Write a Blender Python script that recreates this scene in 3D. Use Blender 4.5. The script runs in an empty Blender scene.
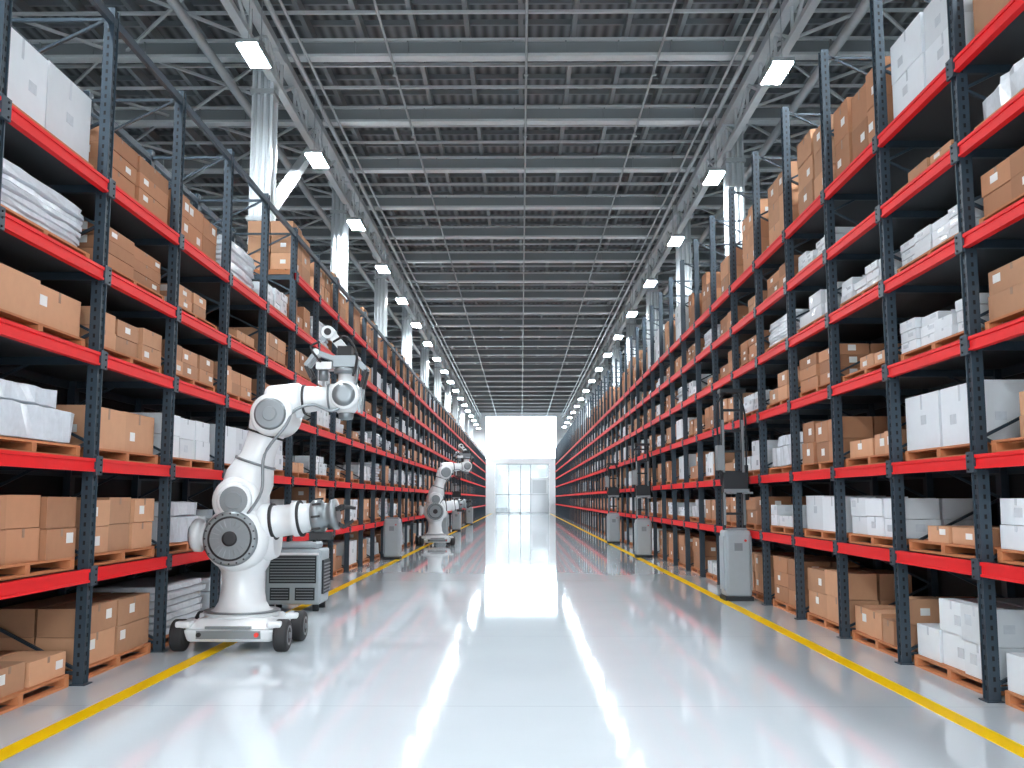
import bpy, math, random
from mathutils import Vector, Matrix
R = random.Random(7)
scene = bpy.context.scene

# ------------------------------------------------------------------ materials
def mat(name, col, rough=0.5, metal=0.0, emis=None, estr=0.0, var=0.0, noise=0.0, nscale=8.0, bump=0.0, coat=0.0, spec=0.5):
    m = bpy.data.materials.new(name); m.use_nodes = True
    nt = m.node_tree; b = nt.nodes["Principled BSDF"]
    b.inputs["Roughness"].default_value = rough
    b.inputs["Metallic"].default_value = metal
    b.inputs["Coat Weight"].default_value = coat
    b.inputs["Specular IOR Level"].default_value = spec
    b.inputs["Base Color"].default_value = (*col, 1)
    if emis:
        b.inputs["Emission Color"].default_value = (*emis, 1)
        b.inputs["Emission Strength"].default_value = estr
    if var or noise or bump:
        hsv = nt.nodes.new("ShaderNodeHueSaturation")
        hsv.inputs["Color"].default_value = (*col, 1)
        tc = nt.nodes.new("ShaderNodeTexCoord")
        n = nt.nodes.new("ShaderNodeTexNoise"); n.inputs["Scale"].default_value = nscale
        n.inputs["Detail"].default_value = 4
        nt.links.new(tc.outputs["Object"], n.inputs["Vector"])
        g = nt.nodes.new("ShaderNodeNewGeometry")
        m1 = nt.nodes.new("ShaderNodeMath"); m1.operation = 'MULTIPLY_ADD'
        nt.links.new(g.outputs["Random Per Island"], m1.inputs[0])
        m1.inputs[1].default_value = var; m1.inputs[2].default_value = 1 - var/2 - noise/2
        m2 = nt.nodes.new("ShaderNodeMath"); m2.operation = 'MULTIPLY_ADD'
        nt.links.new(n.outputs["Fac"], m2.inputs[0]); m2.inputs[1].default_value = noise
        nt.links.new(m1.outputs[0], m2.inputs[2])
        nt.links.new(m2.outputs[0], hsv.inputs["Value"])
        nt.links.new(hsv.outputs[0], b.inputs["Base Color"])
        if bump:
            bp = nt.nodes.new("ShaderNodeBump"); bp.inputs["Strength"].default_value = bump
            nt.links.new(n.outputs["Fac"], bp.inputs["Height"])
            nt.links.new(bp.outputs[0], b.inputs["Normal"])
    return m

M_card  = mat("cardboard", (0.56,0.30,0.17), 0.8, var=0.5, noise=0.15)
M_card2 = mat("cardboard_dark", (0.44,0.21,0.11), 0.8, var=0.45, noise=0.15)
M_white = mat("white_carton", (0.74,0.785,0.82), 0.55, var=0.25, noise=0.08)
M_wrap  = mat("plastic_wrap", (0.68,0.73,0.78), 0.22, var=0.22, noise=0.3, nscale=14, bump=0.5)
M_wood  = mat("pallet_wood", (0.55,0.21,0.085), 0.75, var=0.4, noise=0.3)
M_label = mat("label_paper", (0.85,0.85,0.83), 0.6)
M_tape  = mat("box_tape", (0.30,0.17,0.10), 0.35)
LOADM = [M_card, M_card2, M_white, M_wrap, M_wood, M_label, M_tape]

M_post = mat("rack_upright_paint", (0.028,0.048,0.068), 0.45, 0.2, noise=0.25)
M_red  = mat("rack_beam_red", (0.80,0.008,0.012), 0.5, noise=0.1, spec=0.25)
M_dark = mat("dark_steel", (0.02,0.025,0.03), 0.5, 0.3)
M_hole = mat("slot_black", (0.004,0.004,0.005), 0.8)
M_deck = mat("shelf_deck", (0.05,0.055,0.06), 0.6, 0.3)
M_backshade = mat("rack_back_shade", (0.012,0.015,0.019), 0.7)  # near-black colour in place of the shade behind the shelves
M_galv = mat("galvanised_steel", (0.42,0.46,0.48), 0.4, 0.5, noise=0.2)
M_roofb= mat("roof_beam_paint", (0.60,0.645,0.66), 0.45, 0.1, noise=0.15)
M_roofs= mat("roof_purlin", (0.25,0.28,0.295), 0.5, 0.2)
M_col  = mat("column_paint", (0.60,0.65,0.68), 0.35, 0.1)
M_rob  = mat("robot_shell", (0.72,0.75,0.765), 0.28, coat=0.3, noise=0.06)
M_rob2 = mat("robot_grey", (0.22,0.245,0.26), 0.35, 0.5)
M_rubber = mat("rubber", (0.018,0.018,0.02), 0.65)
M_cab  = mat("cabinet_paint", (0.36,0.41,0.44), 0.4, noise=0.1)
M_yel  = mat("yellow_line_paint", (1.0,0.62,0.0), 0.5, noise=0.06, nscale=3, spec=0.1)
M_lamp = mat("lamp_diffuser", (1,1,1), 0.5, emis=(0.90,0.96,1.0), estr=370)
M_wallw= mat("white_wall", (0.88,0.90,0.92), 0.6)
M_walld= mat("dark_cladding", (0.11,0.12,0.13), 0.6)
M_frame= mat("window_frame", (0.60,0.65,0.68), 0.4)
M_dpan = mat("door_panel", (0.80,0.85,0.88), 0.4)
M_redl = mat("red_marker", (0.7,0.03,0.02), 0.4)

def glass():
    m = bpy.data.materials.new("window_glass"); m.use_nodes = True
    nt = m.node_tree; nt.nodes.clear()
    o = nt.nodes.new("ShaderNodeOutputMaterial"); t = nt.nodes.new("ShaderNodeBsdfTransparent")
    g = nt.nodes.new("ShaderNodeBsdfGlossy"); g.inputs["Roughness"].default_value = 0.05
    t.inputs[0].default_value = (0.9,0.95,0.97,1)
    mx = nt.nodes.new("ShaderNodeMixShader"); mx.inputs[0].default_value = 0.08
    nt.links.new(t.outputs[0], mx.inputs[1]); nt.links.new(g.outputs[0], mx.inputs[2]); nt.links.new(mx.outputs[0], o.inputs[0])
    return m
M_glass = glass()
M_tint = M_glass.copy(); M_tint.name="tinted_door_glass"
for n in M_tint.node_tree.nodes:
    if n.type=='BSDF_TRANSPARENT': n.inputs[0].default_value=(0.34,0.36,0.37,1)

def floor_mat():
    m = bpy.data.materials.new("epoxy_floor"); m.use_nodes = True
    nt = m.node_tree; b = nt.nodes["Principled BSDF"]
    tc = nt.nodes.new("ShaderNodeTexCoord")
    n = nt.nodes.new("ShaderNodeTexNoise"); n.inputs["Scale"].default_value = 0.35; n.inputs["Detail"].default_value = 5
    nt.links.new(tc.outputs["Object"], n.inputs["Vector"])
    cr = nt.nodes.new("ShaderNodeValToRGB")
    cr.color_ramp.elements[0].position = 0.3; cr.color_ramp.elements[0].color = (0.56,0.62,0.66,1)
    cr.color_ramp.elements[1].position = 0.7; cr.color_ramp.elements[1].color = (0.61,0.67,0.71,1)
    nt.links.new(n.outputs["Fac"], cr.inputs[0])
    sx = nt.nodes.new("ShaderNodeSeparateXYZ"); nt.links.new(tc.outputs["Object"], sx.inputs[0])
    def line(out, period, width):
        d = nt.nodes.new("ShaderNodeMath"); d.operation='DIVIDE'; nt.links.new(out, d.inputs[0]); d.inputs[1].default_value=period
        f = nt.nodes.new("ShaderNodeMath"); f.operation='FRACT'; nt.links.new(d.outputs[0], f.inputs[0])
        l = nt.nodes.new("ShaderNodeMath"); l.operation='LESS_THAN'; nt.links.new(f.outputs[0], l.inputs[0]); l.inputs[1].default_value=width/period
        return l
    a = line(sx.outputs[1], 5.0, 0.02)
    mul = nt.nodes.new("ShaderNodeMath"); mul.operation='MULTIPLY'; nt.links.new(a.outputs[0], mul.inputs[0]); mul.inputs[1].default_value=0.3
    mx = nt.nodes.new("ShaderNodeMixRGB"); nt.links.new(mul.outputs[0], mx.inputs[0]); nt.links.new(cr.outputs[0], mx.inputs[1]); mx.inputs[2].default_value=(0.25,0.28,0.31,1)
    nt.links.new(mx.outputs[0], b.inputs["Base Color"])
    b.inputs["Roughness"].default_value = 0.045
    b.inputs["Specular IOR Level"].default_value = 0.42
    return m
M_floor = floor_mat()

def deck_mat():
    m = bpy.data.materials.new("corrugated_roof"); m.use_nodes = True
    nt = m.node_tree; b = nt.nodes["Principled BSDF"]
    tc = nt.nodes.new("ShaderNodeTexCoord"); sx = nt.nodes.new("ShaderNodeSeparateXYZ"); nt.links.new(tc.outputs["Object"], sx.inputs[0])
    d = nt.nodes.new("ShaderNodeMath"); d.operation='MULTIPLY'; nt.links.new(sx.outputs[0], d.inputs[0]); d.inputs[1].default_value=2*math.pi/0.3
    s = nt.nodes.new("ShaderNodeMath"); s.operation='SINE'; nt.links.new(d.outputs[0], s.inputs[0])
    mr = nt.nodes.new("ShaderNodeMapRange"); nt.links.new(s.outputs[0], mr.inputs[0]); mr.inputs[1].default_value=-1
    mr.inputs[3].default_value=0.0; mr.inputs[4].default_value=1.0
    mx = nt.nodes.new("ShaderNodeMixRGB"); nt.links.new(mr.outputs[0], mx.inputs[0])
    mx.inputs[1].default_value=(0.06,0.068,0.076,1); mx.inputs[2].default_value=(0.22,0.24,0.255,1)  # shaded grooves and lit ridges painted as bands on a flat deck
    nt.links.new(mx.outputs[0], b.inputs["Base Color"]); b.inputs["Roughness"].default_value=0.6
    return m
M_roof = deck_mat()

# ------------------------------------------------------------------ mesh builder
class MB:
    def __init__(s): s.v=[]; s.f=[]; s.m=[]; s.s=[]
    def box(s,x0,x1,y0,y1,z0,z1,m=0):
        if x0>x1: x0,x1=x1,x0
        b=len(s.v)
        s.v += [(x0,y0,z0),(x1,y0,z0),(x1,y1,z0),(x0,y1,z0),(x0,y0,z1),(x1,y0,z1),(x1,y1,z1),(x0,y1,z1)]
        for q in ((0,3,2,1),(4,5,6,7),(0,1,5,4),(1,2,6,5),(2,3,7,6),(3,0,4,7)):
            s.f.append(tuple(b+i for i in q)); s.m.append(m); s.s.append(False)
    def cbox(s,c,d,m=0,rz=0.0):
        b=len(s.v); s.box(-d[0]/2,d[0]/2,-d[1]/2,d[1]/2,-d[2]/2,d[2]/2,m)
        cs,sn=math.cos(rz),math.sin(rz)
        for i in range(b,len(s.v)):
            x,y,z=s.v[i]; s.v[i]=(c[0]+x*cs-y*sn,c[1]+x*sn+y*cs,c[2]+z)
    def frust(s,c,z0,z1,a,b_,m=0):
        b=len(s.v)
        for z,(sx,sy) in ((z0,a),(z1,b_)):
            for (i,j) in ((-1,-1),(1,-1),(1,1),(-1,1)): s.v.append((c[0]+i*sx/2,c[1]+j*sy/2,z))
        for q in ((0,3,2,1),(4,5,6,7),(0,1,5,4),(1,2,6,5),(2,3,7,6),(3,0,4,7)):
            s.f.append(tuple(b+i for i in q)); s.m.append(m); s.s.append(False)
    def _frame(s,d):
        d=Vector(d).normalized(); up=Vector((0,0,1)) if abs(d.z)<0.95 else Vector((0,1,0))
        a=d.cross(up).normalized(); c=a.cross(d).normalized(); return d,a,c
    def bar(s,p,q,w,h,m=0):
        p=Vector(p);q=Vector(q); d,a,c=s._frame(q-p); b=len(s.v)
        for pt in (p,q):
            for (i,j) in ((-1,-1),(1,-1),(1,1),(-1,1)): s.v.append(tuple(pt+a*i*w/2+c*j*h/2))
        for k in ((0,3,2,1),(4,5,6,7),(0,1,5,4),(1,2,6,5),(2,3,7,6),(3,0,4,7)):
            s.f.append(tuple(b+i for i in k)); s.m.append(m); s.s.append(False)
    def lathe(s,p,d,prof,m=0,n=28):
        p=Vector(p); d,a,c=s._frame(d); b=len(s.v)
        for (t,r) in prof:
            for i in range(n):
                an=2*math.pi*i/n; s.v.append(tuple(p+d*t+(a*math.cos(an)+c*math.sin(an))*max(r,1e-4)))
        for k in range(len(prof)-1):
            for i in range(n):
                j=(i+1)%n
                s.f.append((b+k*n+i,b+k*n+j,b+(k+1)*n+j,b+(k+1)*n+i)); s.m.append(m); s.s.append(abs(prof[k][0]-prof[k+1][0])>0.004)
        s.f.append(tuple(b+i for i in range(n))[::-1]); s.m.append(m); s.s.append(False)
        e=b+(len(prof)-1)*n
        s.f.append(tuple(e+i for i in range(n))); s.m.append(m); s.s.append(False)
    def cyl(s,p,q,r,m=0,n=16,r2=None):
        L=(Vector(q)-Vector(p)).length; s.lathe(p,Vector(q)-Vector(p),[(0,r),(L,r if r2 is None else r2)],m,n)
    def drum(s,c,axis,half,r,m=0,n=32,bev=0.06):
        ax=Vector(axis).normalized(); p=Vector(c)-ax*half
        pr=[(0,r-bev)]+[(bev*(1-math.cos(t)),r-bev+bev*math.sin(t)) for t in (0.4,0.8,1.2,1.57)]
        pr+= [(2*half-a,b) for a,b in pr[::-1]]
        s.lathe(p,ax,pr,m,n)
    def tube(s,pts,r,m=0,n=8):
        P=[Vector(p) for p in pts]; P=[P[0]]+P+[P[-1]]; o=[]
        for i in range(1,len(P)-2):
            for k in range(6):
                t=k/6; o.append(0.5*((2*P[i])+(P[i+1]-P[i-1])*t+(2*P[i-1]-5*P[i]+4*P[i+1]-P[i+2])*t*t+(-P[i-1]+3*P[i]-3*P[i+1]+P[i+2])*t**3))
        o.append(P[-2]); b=len(s.v)
        for i,pt in enumerate(o):
            d=(o[min(i+1,len(o)-1)]-o[max(i-1,0)]); d,a,c=s._frame(d)
            for k in range(n):
                an=2*math.pi*k/n; s.v.append(tuple(pt+(a*math.cos(an)+c*math.sin(an))*r))
        for i in range(len(o)-1):
            for k in range(n):
                j=(k+1)%n; s.f.append((b+i*n+k,b+i*n+j,b+(i+1)*n+j,b+(i+1)*n+k)); s.m.append(m); s.s.append(True)
    def obj(s,name,mats,parent=None,bevel=0,loc=None):
        me=bpy.data.meshes.new(name); me.from_pydata(s.v,[],s.f)
        for x in mats: me.materials.append(x)
        me.polygons.foreach_set("material_index",s.m); me.polygons.foreach_set("use_smooth",s.s); me.update()
        o=bpy.data.objects.new(name,me); scene.collection.objects.link(o)
        if parent: o.parent=parent
        if loc: o.location=loc
        if bevel:
            bv=o.modifiers.new("bevel",'BEVEL'); bv.width=bevel; bv.segments=2; bv.limit_method='ANGLE'; bv.angle_limit=math.radians(40)
        return o
def empty(name,loc=(0,0,0),rz=0,sc=1):
    o=bpy.data.objects.new(name,None); scene.collection.objects.link(o); o.location=loc; o.rotation_euler=(0,0,rz); o.scale=(sc,sc,sc); o.empty_display_size=0.2
    return o

YN, YF = -12.0, 140.0
HW = 16.0
# ------------------------------------------------------------------ room shell
b=MB(); b.box(-HW,HW,YN,YF+0.3,-0.2,0,0); b.obj("floor",[M_floor])
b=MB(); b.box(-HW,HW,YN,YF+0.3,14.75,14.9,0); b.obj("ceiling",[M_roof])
for s,nm in ((-1,"wall_left"),(1,"wall_right")):
    b=MB(); b.box(s*HW,s*(HW+0.2),YN,YF+0.3,0,14.75,0)
    for k in range(30): b.box(s*(HW-0.12),s*HW,YN+k*5.05,YN+k*5.05+0.25,0,14.75,1)
    b.obj(nm,[M_walld,M_roofs])
b=MB(); y0,y1=YF,YF+0.3
b.box(-HW,-5.0,y0,y1,0,14.75); b.box(5.0,HW,y0,y1,0,14.75)
b.box(-5.0,-3.6,y0,y1,0,7.6); b.box(3.9,5.0,y0,y1,0,7.6)
b.box(-3.6,3.9,y0,y1,6.9,7.6); b.box(-5.0,5.0,y0,y1,13.6,14.75)
b.obj("wall_far",[M_wallw])
b=MB()
for x in (-4.97,4.97): b.box(x-0.03,x+0.03,y0+.05,y0+.2,7.6,13.6)
for x in (-1.6,1.6): b.box(x-0.02,x+0.02,y0+.05,y0+.1,7.6,13.6)
for z in (7.63,13.57): b.box(-5,5,y0+.05,y0+.2,z-0.03,z+0.03)
b.box(-4.97,4.97,y0+.12,y0+.13,7.6,13.6,1)
b.obj("window_1",[M_frame,M_glass])
b=MB()
for x in (-3.51,-1.7,-0.1,1.3,3.81): b.box(x-0.08,x+0.08,y0+.05,y0+.2,0,6.9)
for z in (0.1,2.6,6.8): b.box(-3.59,3.89,y0+.05,y0+.2,z-0.07,z+0.07)
b.box(-3.55,3.85,y0+.12,y0+.13,0,6.9,1)
b.box(1.38,3.73,y0+.07,y0+.11,0.1,4.9,2); b.box(1.6,3.5,y0+.05,y0+.07,2.8,4.6,0)
b.obj("door_1",[M_frame,M_tint,M_dpan])
b=MB(); b.box(-HW,-7,YN-.3,YN,0,14.75); b.box(7,HW,YN-.3,YN,0,14.75); b.box(-7,7,YN-.3,YN,10,14.75)  # unseen end wall, opening left in it for frontal sky fill
b.obj("wall_near",[M_wallw])
b=MB()
for s in (-1,1): b.box(s*6.8,s*7.0,YN-.35,YN+.05,0,10)
b.box(-7,7,YN-.35,YN+.05,9.8,10); b.obj("fill_opening_frame",[M_frame])  # frame of the unseen opening, added behind the camera to let fill light in
b=MB(); b.box(-60,60,YF+0.3,YF+90,-0.2,-0.02); b.box(-60,60,YN-60,YN,-0.2,-0.02)
b.obj("outdoor_ground",[mat("concrete_yard",(0.6,0.6,0.6),0.8,noise=0.1)])
b=MB(); b.box(-4.18,-3.99,YN,YF-1,0,0.004); b.box(3.90,4.09,YN,YF-1,0,0.004); b.obj("floor_line_marking",[M_yel])

# ------------------------------------------------------------------ roof structure
b=MB()
ys=[]
y=20.8-4.6*7
while y<YF-1: ys.append(y); y+=4.6
for y in ys:
    b.box(-HW,HW,y-0.17,y+0.17,13.62,13.70,0); b.box(-HW,HW,y-0.02,y+0.02,13.70,14.08,1); b.box(-HW,HW,y-0.12,y+0.12,14.08,14.15,0)
    x=-15.6
    while x<HW:
        b.box(x-0.02,x+0.02,y-.1,y+.1,13.70,14.08,1); x+=1.4
    b.box(-HW,HW,y+1.50,y+1.57,14.1,14.18,0); b.box(-HW,HW,y+3.02,y+3.09,14.1,14.18,0)
x=-15.4
while x<HW:
    b.box(x-0.06,x+0.06,YN,YF,14.2,14.5,1); x+=1.4
for k in range(int((YF-YN)/1.15)):
    y=YN+0.6+k*1.15; b.box(-HW,HW,y-0.035,y+0.035,14.55,14.7,1)
for i in range(0,len(ys)-1):
    for xx in (-15,-10.5,6.6,11):
        b.bar((xx,ys[i],13.9),(xx+4,ys[i+1],13.9),0.07,0.07,0); b.bar((xx+4,ys[i],13.88),(xx,ys[i+1],13.88),0.07,0.07,0)
b.obj("roof_beams",[M_roofb,M_roofs])
b=MB()
for xx in (-3.4,0.15,3.6):
    b.cyl((xx,YN+.1,13.5),(xx,YF-.1,13.5),0.035,0,8)
    y=YN+1
    while y<YF-1:
        b.cyl((xx,y,13.5),(xx,y,13.35),.02,0,6); b.cyl((xx,y,13.35),(xx,y,13.32),.06,0,8); b.cyl((xx,y+.2,13.5),(xx,y+.2,14.1),.012,0,6); y+=4.6
b.obj("sprinkler_pipework",[M_galv])
for s in (-1,1):
    b=MB(); X=s*6.3
    b.box(X-.14,X+.14,YN,YF,13.38,13.6,0); b.box(X-.1,X+.1,YN,YF,12.55,12.68,0)
    y=YN+0.5; up=True
    while y<YF-1.7:
        b.bar((X,y,12.62 if up else 13.45),(X,y+1.53,13.45 if up else 12.62),0.07,0.07,0)
        b.box(X-.035,X+.035,y-.035,y+.035,12.62,13.45,0)
        up=not up; y+=1.53
    b.cyl((X-s*0.5,YN,13.3),(X-s*0.5,YF,13.3),0.07,1,10); b.cyl((X-s*0.75,YN,13.42),(X-s*0.75,YF,13.42),0.04,1,8)
    b.cyl((X+s*1.5,YN,13.1),(X+s*1.5,YF,13.1),0.12,1,10)
    b.obj("roof_truss",[M_roofb,M_galv])
def column(X,y,brace):
    b=MB(); w=.27
    b.box(X-w,X+w,y-w,y-w+.05,0,13.4); b.box(X-w,X+w,y+w-.05,y+w,0,13.4); b.box(X-.03,X+.03,y-w,y+w,0,13.4)
    b.box(X-w*.8,X+w*.8,y-w-.02,y-w,0,13.4)
    for dx in (-.16,0.0,.16): b.cyl((X+dx,y-w-.05,0),(X+dx,y-w-.05,13.3),0.045,0,10)
    for z in (3,6,8.9,12.2): b.box(X-w-.03,X+w+.03,y-w-.11,y+w+.03,z,z+.12,1)
    b.box(X-.27,X+.27,y-.45,y+.45,0,.04,0); b.box(X-.4,X+.4,y-.4,y+.4,13.3,13.38,0)
    if brace:
        b.bar((X,y+.2,9.1),(X,y+6.4,13.4),.26,.26,0)
        b.box(X-.2,X+.2,y+.1,y+.6,8.9,9.5,0)
    b.obj("steel_column",[M_col,M_galv])
for k in range(0,11): column(-6.55,24.6+10.7*k,k==0)
for k in range(0,11): column(6.55,29.9+9.6*k,False)

# ------------------------------------------------------------------ lamps
LX=5.75; LZ=11.5
def lamp(X,y):
    e=empty("ceiling_lamp",(X,y,LZ))
    b=MB(); b.box(-.26,.26,-.6,.6,.03,.12,0); b.box(-.26,-.22,-.6,.6,-.02,.03,0); b.box(.22,.26,-.6,.6,-.02,.03,0)
    b.box(-.12,.12,-.4,.4,.12,.2,0)
    for yy in (-.5,.5): b.cyl((0,yy,.1),(0,yy,1.95),.012,0,6)
    b.obj("housing",[M_galv],e)
    b=MB(); b.box(-.22,.22,-.56,.56,-.01,.029,0); b.obj("diffuser",[M_lamp],e)
k=-4
while 20.6+6.75*k<YF-3: lamp(-LX,20.6+6.75*k); k+=1
k=-4
while 21.6+7.4*k<YF-3: lamp(LX,21.6+7.4*k); k+=1

# ------------------------------------------------------------------ storage racks
LV={-1:[1.17,2.375,3.56,4.53,5.55,6.65], 1:[1.30,2.38,3.59,4.67,5.65,6.58]}
XF={-1:4.75,1:4.65}; Y0={-1:11.12,1:10.3}; BW={-1:2.38,1:2.28}; TOP={-1:7.7,1:8.9}
DEP=1.3
def rack(s):
    b=MB(); X=XF[s]; n=int((YF-4-Y0[s])/BW[s]); ys=[Y0[s]+BW[s]*k for k in range(-3,n+1)]
    a=ys[0]; z_=ys[-1]; top=TOP[s]
    for i,y in enumerate(ys):
        for xx in (X,X+DEP):
            b.box(s*(xx-0.0),s*(xx+.1),y-.07,y+.07,0,top,0)
            b.box(s*(xx-.05),s*(xx+.12),y-.1,y+.1,0,.012,0)
        z=.15; st=.62; f=True
        if y<70:
            while z+st<top:
                b.bar((s*(X+.08 if f else X+DEP+.02),y,z),(s*(X+DEP+.02 if f else X+.08),y,z+st),.04,.03,0); f=not f; z+=st
            for zz in (.12,top-.12): b.bar((s*(X+.05),y,zz),(s*(X+DEP+.05),y,zz),.04,.04,0)
        if y<40:
            for dy in (-.07,.055): b.box(s*(X-.018),s*X,y+dy,y+dy+.015,0,top,0)
            z=.1
            while z<top-.05:
                if y<26:
                    b.box(s*(X-.003),s*X,y-.038,y-.015,z,z+.045,3); b.box(s*(X-.003),s*X,y+.015,y+.038,z,z+.045,3)
                    b.box(s*(X+.03),s*(X+.055),y-.073,y-.07,z,z+.045,3)
                z+=.1
    for li,z in enumerate(LV[s]):
        st=a
        if s<0 and li==5: st=Y0[s]+BW[s]*4
        b.box(s*(X-.035),s*(X+.02),st-.07,z_+.07,z-.075,z+.07,1); b.box(s*(X-.05),s*(X-.035),st,z_,z+.035,z+.07,1); b.box(s*(X-.05),s*(X-.035),st,z_,z-.075,z-.05,1)
        b.box(s*(X+DEP+.08),s*(X+DEP+.12),st-.07,z_+.07,z-.075,z+.07,0)  # rear beams in dark paint instead of red, imitating shade at the back
        b.box(s*(X+.02),s*(X+DEP+.08),st,z_,z+.03,z+.055,2)
        for y in ys:
            if y<st-.1: continue
            if y<45:
                b.box(s*(X-.06),s*(X-.03),y-.085,y+.085,z-.11,z+.1,0)
                b.box(s*(X+.1),s*(X+DEP),y-.03,y+.03,z-.06,z+.03,0)
                if y<28:
                    for dz in (-.08,-.0,.06): b.cyl((s*(X-.06),y+.03,z+dz),(s*(X-.07),y+.03,z+dz),.012,3,6)
    if s<0:
        b.box(s*(X-.01),s*(X+.05),a,z_,top-.2,top-.1,0); b.box(s*(X+DEP),s*(X+DEP+.06),a,z_,top-.2,top-.1,0)
    h = LV[s][4]+.1
    b.box(s*(X+DEP+.13),s*(X+DEP+.14),a,z_,0.05,h,4)  # added dark sheet, makes the gaps between loads read as shade
    b.obj("storage_rack",[M_post,M_red,M_deck,M_hole,M_backshade,M_label])
    return n
NB={s:rack(s) for s in (-1,1)}

# ------------------------------------------------------------------ loads
def pallet(b,s,X,y0,y1,z,near):
    if near:
        for k in range(3):
            yy=y0+(y1-y0-.1)*k/2
            b.box(s*X,s*(X+1.05),yy,yy+.1,z+.025,z+.11,4)
        n=6
        for k in range(n):
            xx=X+(1.05-.12)*k/(n-1); b.box(s*xx,s*(xx+.12),y0,y1,z+.11,z+.135,4)
        for k in (0,.5,1):
            xx=X+.95*k; b.box(s*xx,s*(xx+.1),y0,y1,z,z+.025,4)
    else:
        b.box(s*X,s*(X+1.05),y0,y1,z+.09,z+.13,4)
        for k in range(3):
            yy=y0+(y1-y0-.1)*k/2; b.box(s*X,s*(X+1.05),yy,yy+.1,z,z+.09,4)
    return z+.136
def stack(b,s,X,y0,y1,z,cols,rows,bh,m,near,deep=2,drop=0.15):
    w=(y1-y0)/cols; dd=1.0/deep
    for c in range(cols):
        hh=rows-(1 if (rows>1 and R.random()<drop) else 0); zz=z
        jx=R.uniform(0,.06)
        for r in range(hh):
            h=bh*R.uniform(.93,1.03) if near else bh
            for d in range(deep):
                g=.008; xa=X+jx+d*dd+(R.uniform(0,.025) if near else 0)
                ya=y0+c*w+g+R.uniform(0,.015); yb=y0+(c+1)*w-g-R.uniform(0,.015)
                b.box(s*xa,s*(xa+dd-.03),ya,yb,zz,zz+h-.006,m)
                if d==0 and near:
                    t=6 if m in (0,1) else 3
                    ym=(ya+yb)/2
                    if R.random()<.7:
                        b.box(s*(xa-.002),s*xa,ym-.025,ym+.025,zz+h*.72,zz+h-.008,t)
                    if R.random()<.65:
                        lw=min(.16,(yb-ya)*.35); lx=R.uniform(ya+.04,yb-lw-.04); lz=zz+h*R.uniform(.25,.5)
                        b.box(s*(xa-.003),s*xa,lx,lx+lw,lz,lz+min(.11,h*.35),5 if m in(0,1) else 3)
                    if R.random()<.5:
                        xl=xa+dd*.3; b.box(s*xl,s*(xl+.12),ya-.003,ya,zz+h*.35,zz+h*.35+.09,5 if m in(0,1) else 3)
            zz+=h
def slab(b,s,xa,xb,ya,yb,za,lh,nx=7,ny=9,ed=.72,jit=.012):
    base=len(b.v)
    for top in (0,1):
        for i in range(nx):
            for j in range(ny):
                u=i/(nx-1); v=j/(ny-1)
                edge = 1 if (i in(0,nx-1) or j in (0,ny-1)) else 0
                zz=za+lh*(.5+(.5 if top else -.5)*(ed if edge else 1.0))+R.uniform(-jit,jit)*.5
                cr=.03 if (i in(0,nx-1) and j in(0,ny-1)) else 0
                b.v.append((s*(xa+(xb-xa)*u+(cr if i==0 else -cr)+R.uniform(-jit,jit)),ya+(yb-ya)*v+(cr if j==0 else -cr if j==ny-1 else 0)+R.uniform(-jit,jit)*.7,zz))
    N=nx*ny
    def ad(q,sm=True):
        b.f.append(q if s>0 else q[::-1]); b.m.append(3); b.s.append(sm)
    for i in range(nx-1):
        for j in range(ny-1):
            a0=base+i*ny+j; ad((a0,a0+1,a0+ny+1,a0+ny)); ad((a0+N,a0+N+ny,a0+N+ny+1,a0+N+1))
    for j in range(ny-1):
        a0=base+j; ad((a0,a0+N,a0+N+1,a0+1),False); a1=base+(nx-1)*ny+j; ad((a1,a1+1,a1+N+1,a1+N),False)
    for i in range(nx-1):
        a0=base+i*ny; ad((a0,a0+ny,a0+ny+N,a0+N),False); a1=a0+ny-1; ad((a1,a1+N,a1+ny+N,a1+ny),False)
def bags(b,s,X,y0,y1,z,layers,lh):
    for k in range(layers):
        o=R.uniform(-.03,.03); o2=R.uniform(-.02,.05)
        slab(b,s,X+.02+o2,X+1.0+o2,y0+.03+o,y1-.03+o,z+k*lh,lh*.98)
NAMES={'C':"cardboard_box_pallet",'D':"cardboard_box_pallet",'c':"cardboard_box_pallet",'T':"cardboard_box_pallet",'W':"white_carton_pallet",'w':"white_carton_pallet",'L':"white_carton_pallet",'B':"wrapped_sheet_pallet",'P':"shrink_wrapped_pallet",'M':"mixed_carton_pallet"}
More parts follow.
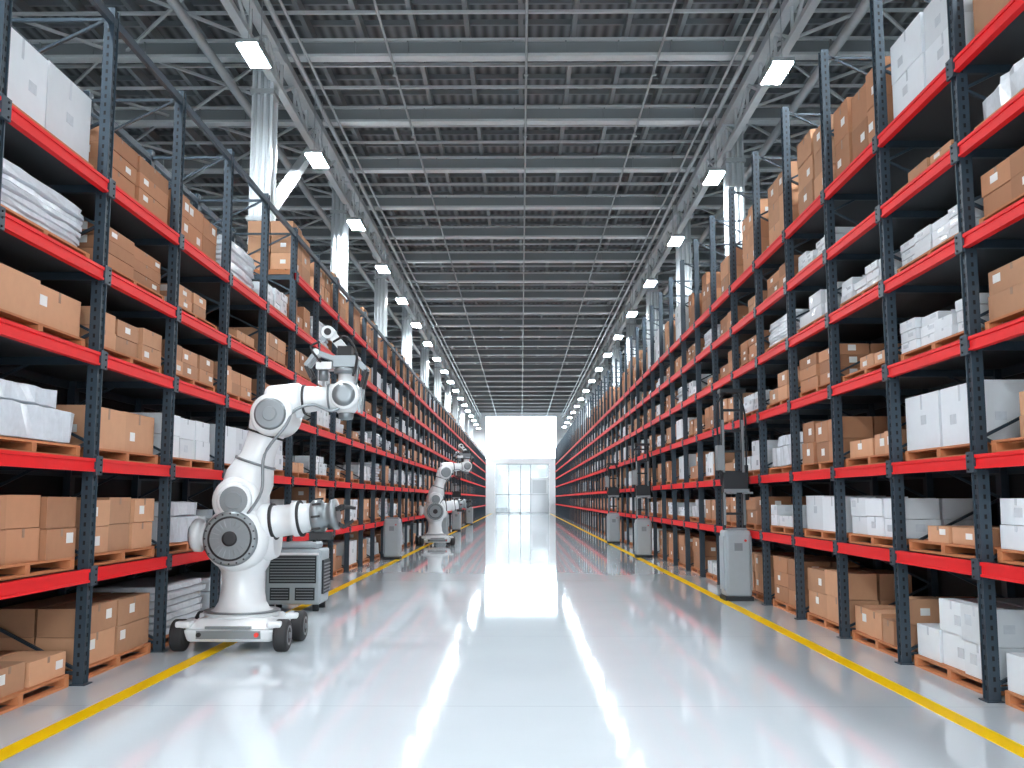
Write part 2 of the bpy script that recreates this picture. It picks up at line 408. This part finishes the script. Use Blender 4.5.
def load(b,s,X,ya,yb,z,kind,near,room):
    W=yb-ya
    if kind=='.': return
    dp=2 if near else 1
    h0=pallet(b,s,X,ya+.02,yb-.02,z,near); A=room-.3
    if kind=='C':
        cols=R.choice((2,3,3)); rows=R.choice((1,2,2)); stack(b,s,X,ya,yb,h0,cols,rows,min(A*.85/rows,.5),0,near,dp)
    elif kind=='D':
        rows=R.choice((2,2,3)); stack(b,s,X,ya,yb,h0,R.choice((2,3)),rows,min(A*.88,1.2)/rows,1,near,dp)
    elif kind=='c':
        w=W*R.uniform(.4,.62); o=R.uniform(0,W-w); stack(b,s,X,ya+o,ya+o+w,h0,2,R.choice((1,2)),A*.3,0,near,dp)
    elif kind=='T':
        rows=3; hh=min(room*.85,1.25)/rows; stack(b,s,X,ya+.05,yb-W*.12,h0,2,rows,hh,0,near,dp,drop=.3)
    elif kind=='W':
        rows=2; stack(b,s,X,ya,yb,h0,3,rows,A*.82/rows,2,near,dp)
    elif kind=='w':
        rows=R.choice((2,3)); stack(b,s,X,ya,yb,h0,4,rows,A*.62/rows,2,near,dp,drop=.35)
    elif kind=='L':
        rows=1 if room<1.3 else 2; stack(b,s,X,ya,yb,h0,2,rows,min(A*.9,1.3)/rows,2,near,dp,drop=0)
    elif kind=='B':
        n=7; bags(b,s,X,ya+.05,yb-.05,h0,n,min(A*.85,.9)/n)
    elif kind=='P':
        slab(b,s,X+.02,X+1.0,ya+.05,yb-.1,h0,A*.5,7,12,.9,.02); slab(b,s,X+.08,X+.95,ya+.1,yb-.35,h0+A*.5,A*.27,7,12,.85,.02)
    elif kind=='M':
        mid=ya+W*R.uniform(.4,.6)
        stack(b,s,X,ya,mid-.02,h0,R.choice((1,2)),2,A*R.uniform(.33,.42),R.choice((0,1)),near,dp)
        stack(b,s,X,mid+.02,yb,h0,R.choice((1,2)),R.choice((1,2)),A*R.uniform(.3,.4),R.choice((0,2,2)),near,dp)
TAB={-1:{-2:"CCPCBLC.",-1:"MDPCBL.",0:"CCCCDT.",1:"BPWCcT.",2:"PwLCcB.",3:"WcWDCw.",4:"MWccDTT"},
     1:{-2:"WWLCCBC",-1:"WWcCDPC",0:"WcLwwcL",1:"MWMcw.D",2:"CLDDWwT",3:"DwPCBDT",4:"CDWwDcT"}}
def zlev(s,l): return 0.0 if l==0 else LV[s][l-1]+.072
for s in (-1,1):
    far=MB()
    for k in range(-3,NB[s]):
        ya=Y0[s]+BW[s]*k+.13; yb=ya+BW[s]-.26
        for l in range(7):
            if s<0 and l==6 and k<4: continue
            z=zlev(s,l)
            room=(zlev(s,l+1)-.15-z) if l<6 else 1.5
            if s<0 and l==5 and k<4: room=1.0 if k!=-1 else 1.2
            if s<0 and l==6: room=1.25
            if k in TAB[s]: kd=TAB[s][k][l]
            elif l==6: kd=R.choice("TTTDDCL")
            else: kd=R.choice("CCDDcTWwwLBMMP")
            if kd=='T' and room<1.05: kd='D'
            near = -2<=k<=6
            X=XF[s]+.1
            if near:
                if kd=='.': continue
                b=MB(); load(b,s,X,ya,yb,z,kd,True,room); 
                o=b.obj(NAMES[kd],LOADM,bevel=0 if kd in 'BP' else .006)
            else: load(far,s,X,ya,yb,z,kd,k<14 and k>-2,room)
    far.obj("stored_carton_pallets",LOADM)

# ------------------------------------------------------------------ robots
def robot(loc,rz=0,sc=1):
    e=empty("mobile_robot_arm",loc,rz,sc); mm=[M_rob,M_rob2,M_rubber,M_redl]
    b=MB(); b.frust((0,0),.13,.30,(1.12,1.2),(1.22,1.28)); b.frust((0,0),.30,.42,(1.22,1.28),(.92,.95))
    b.obj("chassis",mm,e,bevel=.04)
    b=MB(); b.box(-.42,.42,-.66,-.6,.18,.28,1); b.box(-.3,.3,-.68,-.62,.31,.34,1); b.box(.56,.63,-.2,.2,.18,.28,2)
    for s in(-1,1): b.cyl((s*.38,-.66,.235),(s*.38,-.70,.235),.03,3 if s>0 else 2,12)
    b.obj("chassis_trim",mm,e)
    b=MB()
    for sx in (-1,1):
        for sy in (-1,1):
            c=Vector((sx*.68,sy*.5,.21)); 
            b.drum(c,(1,0,0),.09,.21,2,28,.04); b.lathe(c+Vector((sx*.075,0,0)),(sx,0,0),[(0,.13),(.02,.13),(.021,.11),(.01,.09),(.012,.04),(.04,.035)],1,20)
    b.obj("wheels",mm,e)
    b=MB()
    for sx in (-1,1):
        for sy in (-1,1):
            b.cbox((sx*.60,sy*.5,.36),(.2,.36,.09),0)
    b.obj("wheel_arches",mm,e,bevel=.03)
    b=MB(); b.lathe((0,0,.40),(0,0,1),[(0,.50),(.06,.50),(.08,.46),(.1,.38),(.2,.32),(.45,.28),(.6,.29),(.7,.35),(.78,.37),(.84,.37)])
    b.lathe((0,0,.47),(0,0,1),[(0,.515),(.02,.515)],1)
    b.obj("pedestal",mm,e)
    b=MB(); c=Vector((-.03,0,1.47)); b.drum(c,(0,1,0),.42,.45,0,40,.14); b.lathe(c+Vector((.2,0,0)),(1,0,0),[(0,.38),(.15,.34),(.3,.27)])
    b.obj("shoulder_housing",mm,e)
    b=MB(); f=c+Vector((-.04,-.40,.0))
    b.lathe(f,(0,-1,0),[(0,.37),(.05,.37),(.07,.34),(.071,.31)],1,40); b.lathe(f,(0,-1,0),[(0,.30),(.075,.30),(.06,.2),(.062,.12)],2,36)
    b.lathe(f+Vector((0,-.03,0)),(0,-1,0),[(0,.10),(.07,.10),(.08,.07)],2,24)
    for k in range(20):
        a=k*math.pi/10; b.bar(f+Vector((math.cos(a)*.15,-.072,math.sin(a)*.15)),f+Vector((math.cos(a)*.27,-.08,math.sin(a)*.27)),.008,.008,1)
        b.cyl(f+Vector((math.cos(a)*.335,-.06,math.sin(a)*.335)),f+Vector((math.cos(a)*.335,-.085,math.sin(a)*.335)),.012,2,8)
    b.obj("shoulder_motor_face",mm,e)
    b=MB(); b.lathe((-.38,0,1.50),(-1,0,0),[(0,.24),(.1,.22),(.12,.17),(.2,.17),(.21,.23),(.30,.23),(.33,.20)])
    b.lathe((-.70,0,1.5),(-1,0,0),[(0,.14),(.05,.14),(.06,.1)],1); b.obj("counter_motor",mm,e)
    b=MB(); p=Vector((.2,-.12,1.66)); d=Vector((1,-.05,.12)); b.lathe(p,d,[(0,.27),(.2,.26),(.25,.22),(.5,.21),(.52,.24),(.62,.24),(.64,.2),(.8,.19)])
    b.obj("side_arm",mm,e)
    b=MB(); b.lathe(p+d*.22,d,[(0,.25),(.04,.25)],2); b.lathe(p+d*.6,d,[(0,.25),(.03,.25)],2); b.lathe(p+d*.78,d,[(0,.2),(.03,.23),(.14,.23),(.16,.17),(.25,.17),(.27,.21),(.34,.21),(.36,.12)],1)
    for k in range(8):
        a=k*math.pi/4; v=Vector((0,math.cos(a),math.sin(a))); b.bar(p+d*.8+v*.235,p+d*.92+v*.235,.03,.03,2)
    for k in range(3):
        a=k*2.09+.5; q=p+d*1.12+Vector((0,math.cos(a)*.12,math.sin(a)*.12)); q2=q+d*.1+Vector((0,math.cos(a)*.07,math.sin(a)*.07)); q3=q2+d*.12-Vector((0,math.cos(a)*.08,math.sin(a)*.08))
        b.bar(q,q2,.06,.05,2); b.bar(q2,q3,.05,.04,2)
    b.cbox(p+d*.9+Vector((0,0,-.27)),(.3,.18,.1),2)
    b.obj("side_gripper",mm,e)
    b=MB(); b.drum((-.05,-.02,1.98),(0,1,0),.34,.33,0,36,.08); b.lathe((-.09,0,1.86),(.42,0,1.27),[(0,.28),(.15,.33),(.45,.34),(.62,.29),(.75,.235),(.95,.225),(1.1,.25),(1.25,.28),(1.38,.26)])
    b.obj("upper_arm",mm,e)
    b=MB(); ud=Vector((.42,0,1.27)).normalized()
    b.lathe(Vector((-.09,0,1.86))+ud*.66,ud,[(0,.29),(.035,.29)],1); b.lathe(Vector((-.09,0,1.86))+ud*1.08,ud,[(0,.262),(.03,.262)],2)
    b.lathe((-.05,-.36,1.98),(0,-1,0),[(0,.24),(.04,.24),(.05,.2),(.052,.12),(.08,.1)],0)
    b.lathe((-.05,-.37,1.98),(0,-1,0),[(0,.19),(.055,.19),(.056,.12),(.08,.11)],1)
    b.obj("arm_bands",mm,e)
    b=MB(); b.drum((.40,0,3.16),(0,1,0),.36,.30,0,36,.09); b.drum((.52,0,3.36),(1,0,.1),.26,.25,0,32,.08); b.obj("elbow",mm,e)
    b=MB(); 
    for sy in (-1,1): b.lathe((.40,sy*.34,3.16),(0,sy,0),[(0,.22),(.04,.22),(.06,.19),(.061,.1),(.085,.09)],1,28)
    b.obj("elbow_caps",mm,e)
    b=MB(); b.lathe((.6,0,3.38),(1,0,.06),[(0,.235),(.12,.23),(.2,.19),(.45,.165),(.55,.17),(.57,.2),(.66,.2),(.7,.17)])
    b.obj("forearm",mm,e)
    b=MB(); b.lathe((.78,0,3.39),(1,0,.06),[(0,.21),(.03,.21)],2); b.lathe((1.14,0,3.412),(1,0,.06),[(0,.205),(.03,.205)],1)
    b.drum((1.38,0,3.44),(0,1,0),.22,.21,0,28,.05); b.lathe((1.38,-.22,3.44),(0,-1,0),[(0,.16),(.03,.16),(.035,.08)],1)
    b.lathe((1.38,0,3.2),(0,0,1),[(0,.12),(.05,.16),(.42,.16),(.44,.12),(.55,.12)],0); b.lathe((1.38,0,3.2),(0,0,1),[(.55,.12),(.56,.18),(.62,.18),(.64,.14)],1)
    b.obj("wrist",mm,e)
    b=MB(); b.cbox((1.38,0,3.92),(.34,.3,.16),1); b.cbox((1.36,0,4.06),(.2,.22,.16),2); b.lathe((1.38,0,3.10),(0,0,1),[(0,.05),(.02,.10),(.12,.11)],1)
    b.bar((1.36,0,4.08),(1.12,0,4.36),.14,.12,0); b.bar((1.12,0,4.36),(1.02,0,4.22),.07,.08,1); b.cyl((1.12,-.12,4.34),(1.12,.12,4.34),.09,0,16); b.cyl((1.12,-.14,4.34),(1.12,.14,4.34),.05,2,16)
    for dy in (-.12,.12):
        b.bar((1.24,dy,3.95),(.96,dy,4.05),.05,.07,1); b.bar((.96,dy,4.05),(.82,dy,3.86),.05,.06,1); b.bar((.82,dy,3.86),(.90,dy,3.70),.04,.05,2)
        b.bar((1.52,dy,3.95),(1.66,dy,3.8),.05,.07,1); b.bar((1.66,dy,3.8),(1.6,dy,3.55),.04,.05,2); b.bar((1.6,dy,3.55),(1.58,dy,3.2),.03,.04,1)
        b.cyl((.96,dy-.03,4.05),(.96,dy+.03,4.05),.05,0,12)
    b.cbox((1.08,0,3.86),(.22,.3,.1),0); b.cyl((1.05,0,3.86),(1.05,0,3.66),.07,1,16)
    b.tube([(1.2,-.1,4.2),(1.4,-.2,4.25),(1.55,-.2,4.0),(1.5,-.2,3.7)],.018,2); b.tube([(1.0,-.1,4.2),(.9,-.2,4.1),(1.05,-.2,3.9)],.016,2)
    b.obj("end_effector",mm,e)
    b=MB(); b.tube([(.1,-.38,1.75),(.32,-.4,2.1),(.34,-.36,2.6),(.62,-.36,3.0),(.7,-.28,3.2),(.95,-.22,3.3),(1.25,-.2,3.22),(1.5,-.14,3.5),(1.56,-.1,3.9)],.022,1)
    b.obj("cables",mm,e)
    return e
robot((-3.84,14.0,0))
robot((-3.75,44.0,0),0.25,1.0)

def cabinet(x,y,mast=False,h=1.35,mh=4.2,s=1):
    e=empty("picking_lift_mast" if mast else "control_cabinet",(x,y,0)); mm=[M_cab,M_rob2,M_dark,M_redl]
    b=MB(); b.box(-.26,.26,-.27,.27,.08,h,0); b.obj("body",mm,e,bevel=.05)
    b=MB(); b.box(-.28,.28,-.29,.29,0,.08,2); b.box(-.2,.2,-.285,-.27,.2,h-.12,0); b.box(-.285,-.26,-.2,.2,.2,h-.12,0); b.box(.26,.285,-.2,.2,.2,h-.12,0)
    b.box(-.2,.2,-.2,.2,h,h+.04,1); b.box(-.08,.08,-.3,-.285,h-.4,h-.25,1)
    b.cyl((.14,-.29,h-.2),(.14,-.31,h-.2),.025,3,12); b.obj("panels",mm,e)
    if mast:
        b=MB()
        for dx in (-.2,.2):
            b.box(dx-.03,dx+.03,.02,.1,h,mh,2); b.box(dx-.02,dx+.02,-.06,.0,h+.1,mh-.6,1)
        z=h+.3
        while z<mh: b.box(-.2,.2,.03,.08,z,z+.05,2); z+=.42
        b.box(-.26,.26,-.14,.14,mh-.05,mh+.03,2); b.obj("mast",mm,e)
        b=MB(); b.box(-.24,.24,-.2,.0,h+.75,h+1.15,2); b.box(-.24,.24,-.32,-.2,h+.75,h+.82,1)
        for dx in (-.16,.16): b.box(dx-.04,dx+.04,-.8,-.2,h+.72,h+.76,1)
        b.box(-.34,-.22,-.15,.1,h+1.2,h+1.7,1); b.cyl((.24,-.1,h+.6),(.24,-.1,h+1.3),.04,2,12)
        b.tube([(-.1,0,mh),(-.3,0,mh-.3),(-.3,0,mh-1),(-.25,0,h+.9)],.02,2); b.tube([(.1,0,mh),(.26,0,mh-.5),(.26,0,h+1.2),(.2,-.1,h+.9)],.02,2)
        b.obj("carriage",mm,e)
cabinet(4.31,20.4,True,1.38,4.2)
cabinet(4.22,35,True,1.3,3.9)
cabinet(4.2,46,True,1.35,3.6)
cabinet(-4.3,33.8,False,1.35); cabinet(-4.05,52,False); cabinet(-4.1,64,True,1.3,3.4); cabinet(-4.1,80,False)
e=empty("power_supply_cabinet",(-4.1,18.6,0)); mm=[M_cab,M_rob2,M_dark,M_wallw]
b=MB(); b.box(-.5,.5,-.4,.4,.12,1.1,0); b.box(-.4,.4,-.3,.3,1.1,1.22,0); b.obj("body",mm,e,bevel=.04)
b=MB(); b.box(-.42,.42,-.43,-.4,.5,.98,2)
for k in range(9): b.box(-.4,.4,-.45,-.42,.53+k*.05,.55+k*.05,1)
b.box(-.4,-.05,-.43,-.4,.2,.42,2); b.box(.05,.4,-.43,-.4,.2,.42,2)
for k in range(4): b.box(-.38,-.07,-.44,-.43,.23+k*.05,.245+k*.05,1); b.box(.07,.38,-.44,-.43,.23+k*.05,.245+k*.05,1)
for sx in(-1,1):
    for sy in(-1,1): b.cyl((sx*.4,sy*.3,0),(sx*.4,sy*.3,.12),.06,2,12)
b.box(.5,.53,-.3,.3,.3,.9,2)
for k in range(9): b.box(.52,.545,-.28,.28,.34+k*.06,.36+k*.06,1)
b.box(-.46,.46,-.44,-.41,1.0,1.04,3)
b.obj("vents",mm,e)
b=MB(); b.tube([(-.2,0,1.2),(-.1,-.1,1.6),(.2,-.1,1.5),(.3,0,1.2)],.03,2); b.obj("hose",mm,e)

# ------------------------------------------------------------------ world
w=bpy.data.worlds.new("World"); scene.world=w; w.use_nodes=True
bg=w.node_tree.nodes["Background"]; bg.inputs[0].default_value=(0.88,0.95,1.0,1); bg.inputs[1].default_value=9.0

# ------------------------------------------------------------------ camera
cam=bpy.data.cameras.new("camera"); co=bpy.data.objects.new("camera",cam); scene.collection.objects.link(co)
cam.sensor_width=36; cam.lens=35.16; cam.clip_end=500
co.location=(0,0,2.0); co.rotation_euler=(math.radians(90+6.56),0,math.radians(0.516))
scene.camera=co
try:
    scene.view_settings.view_transform='Standard'
except Exception: pass
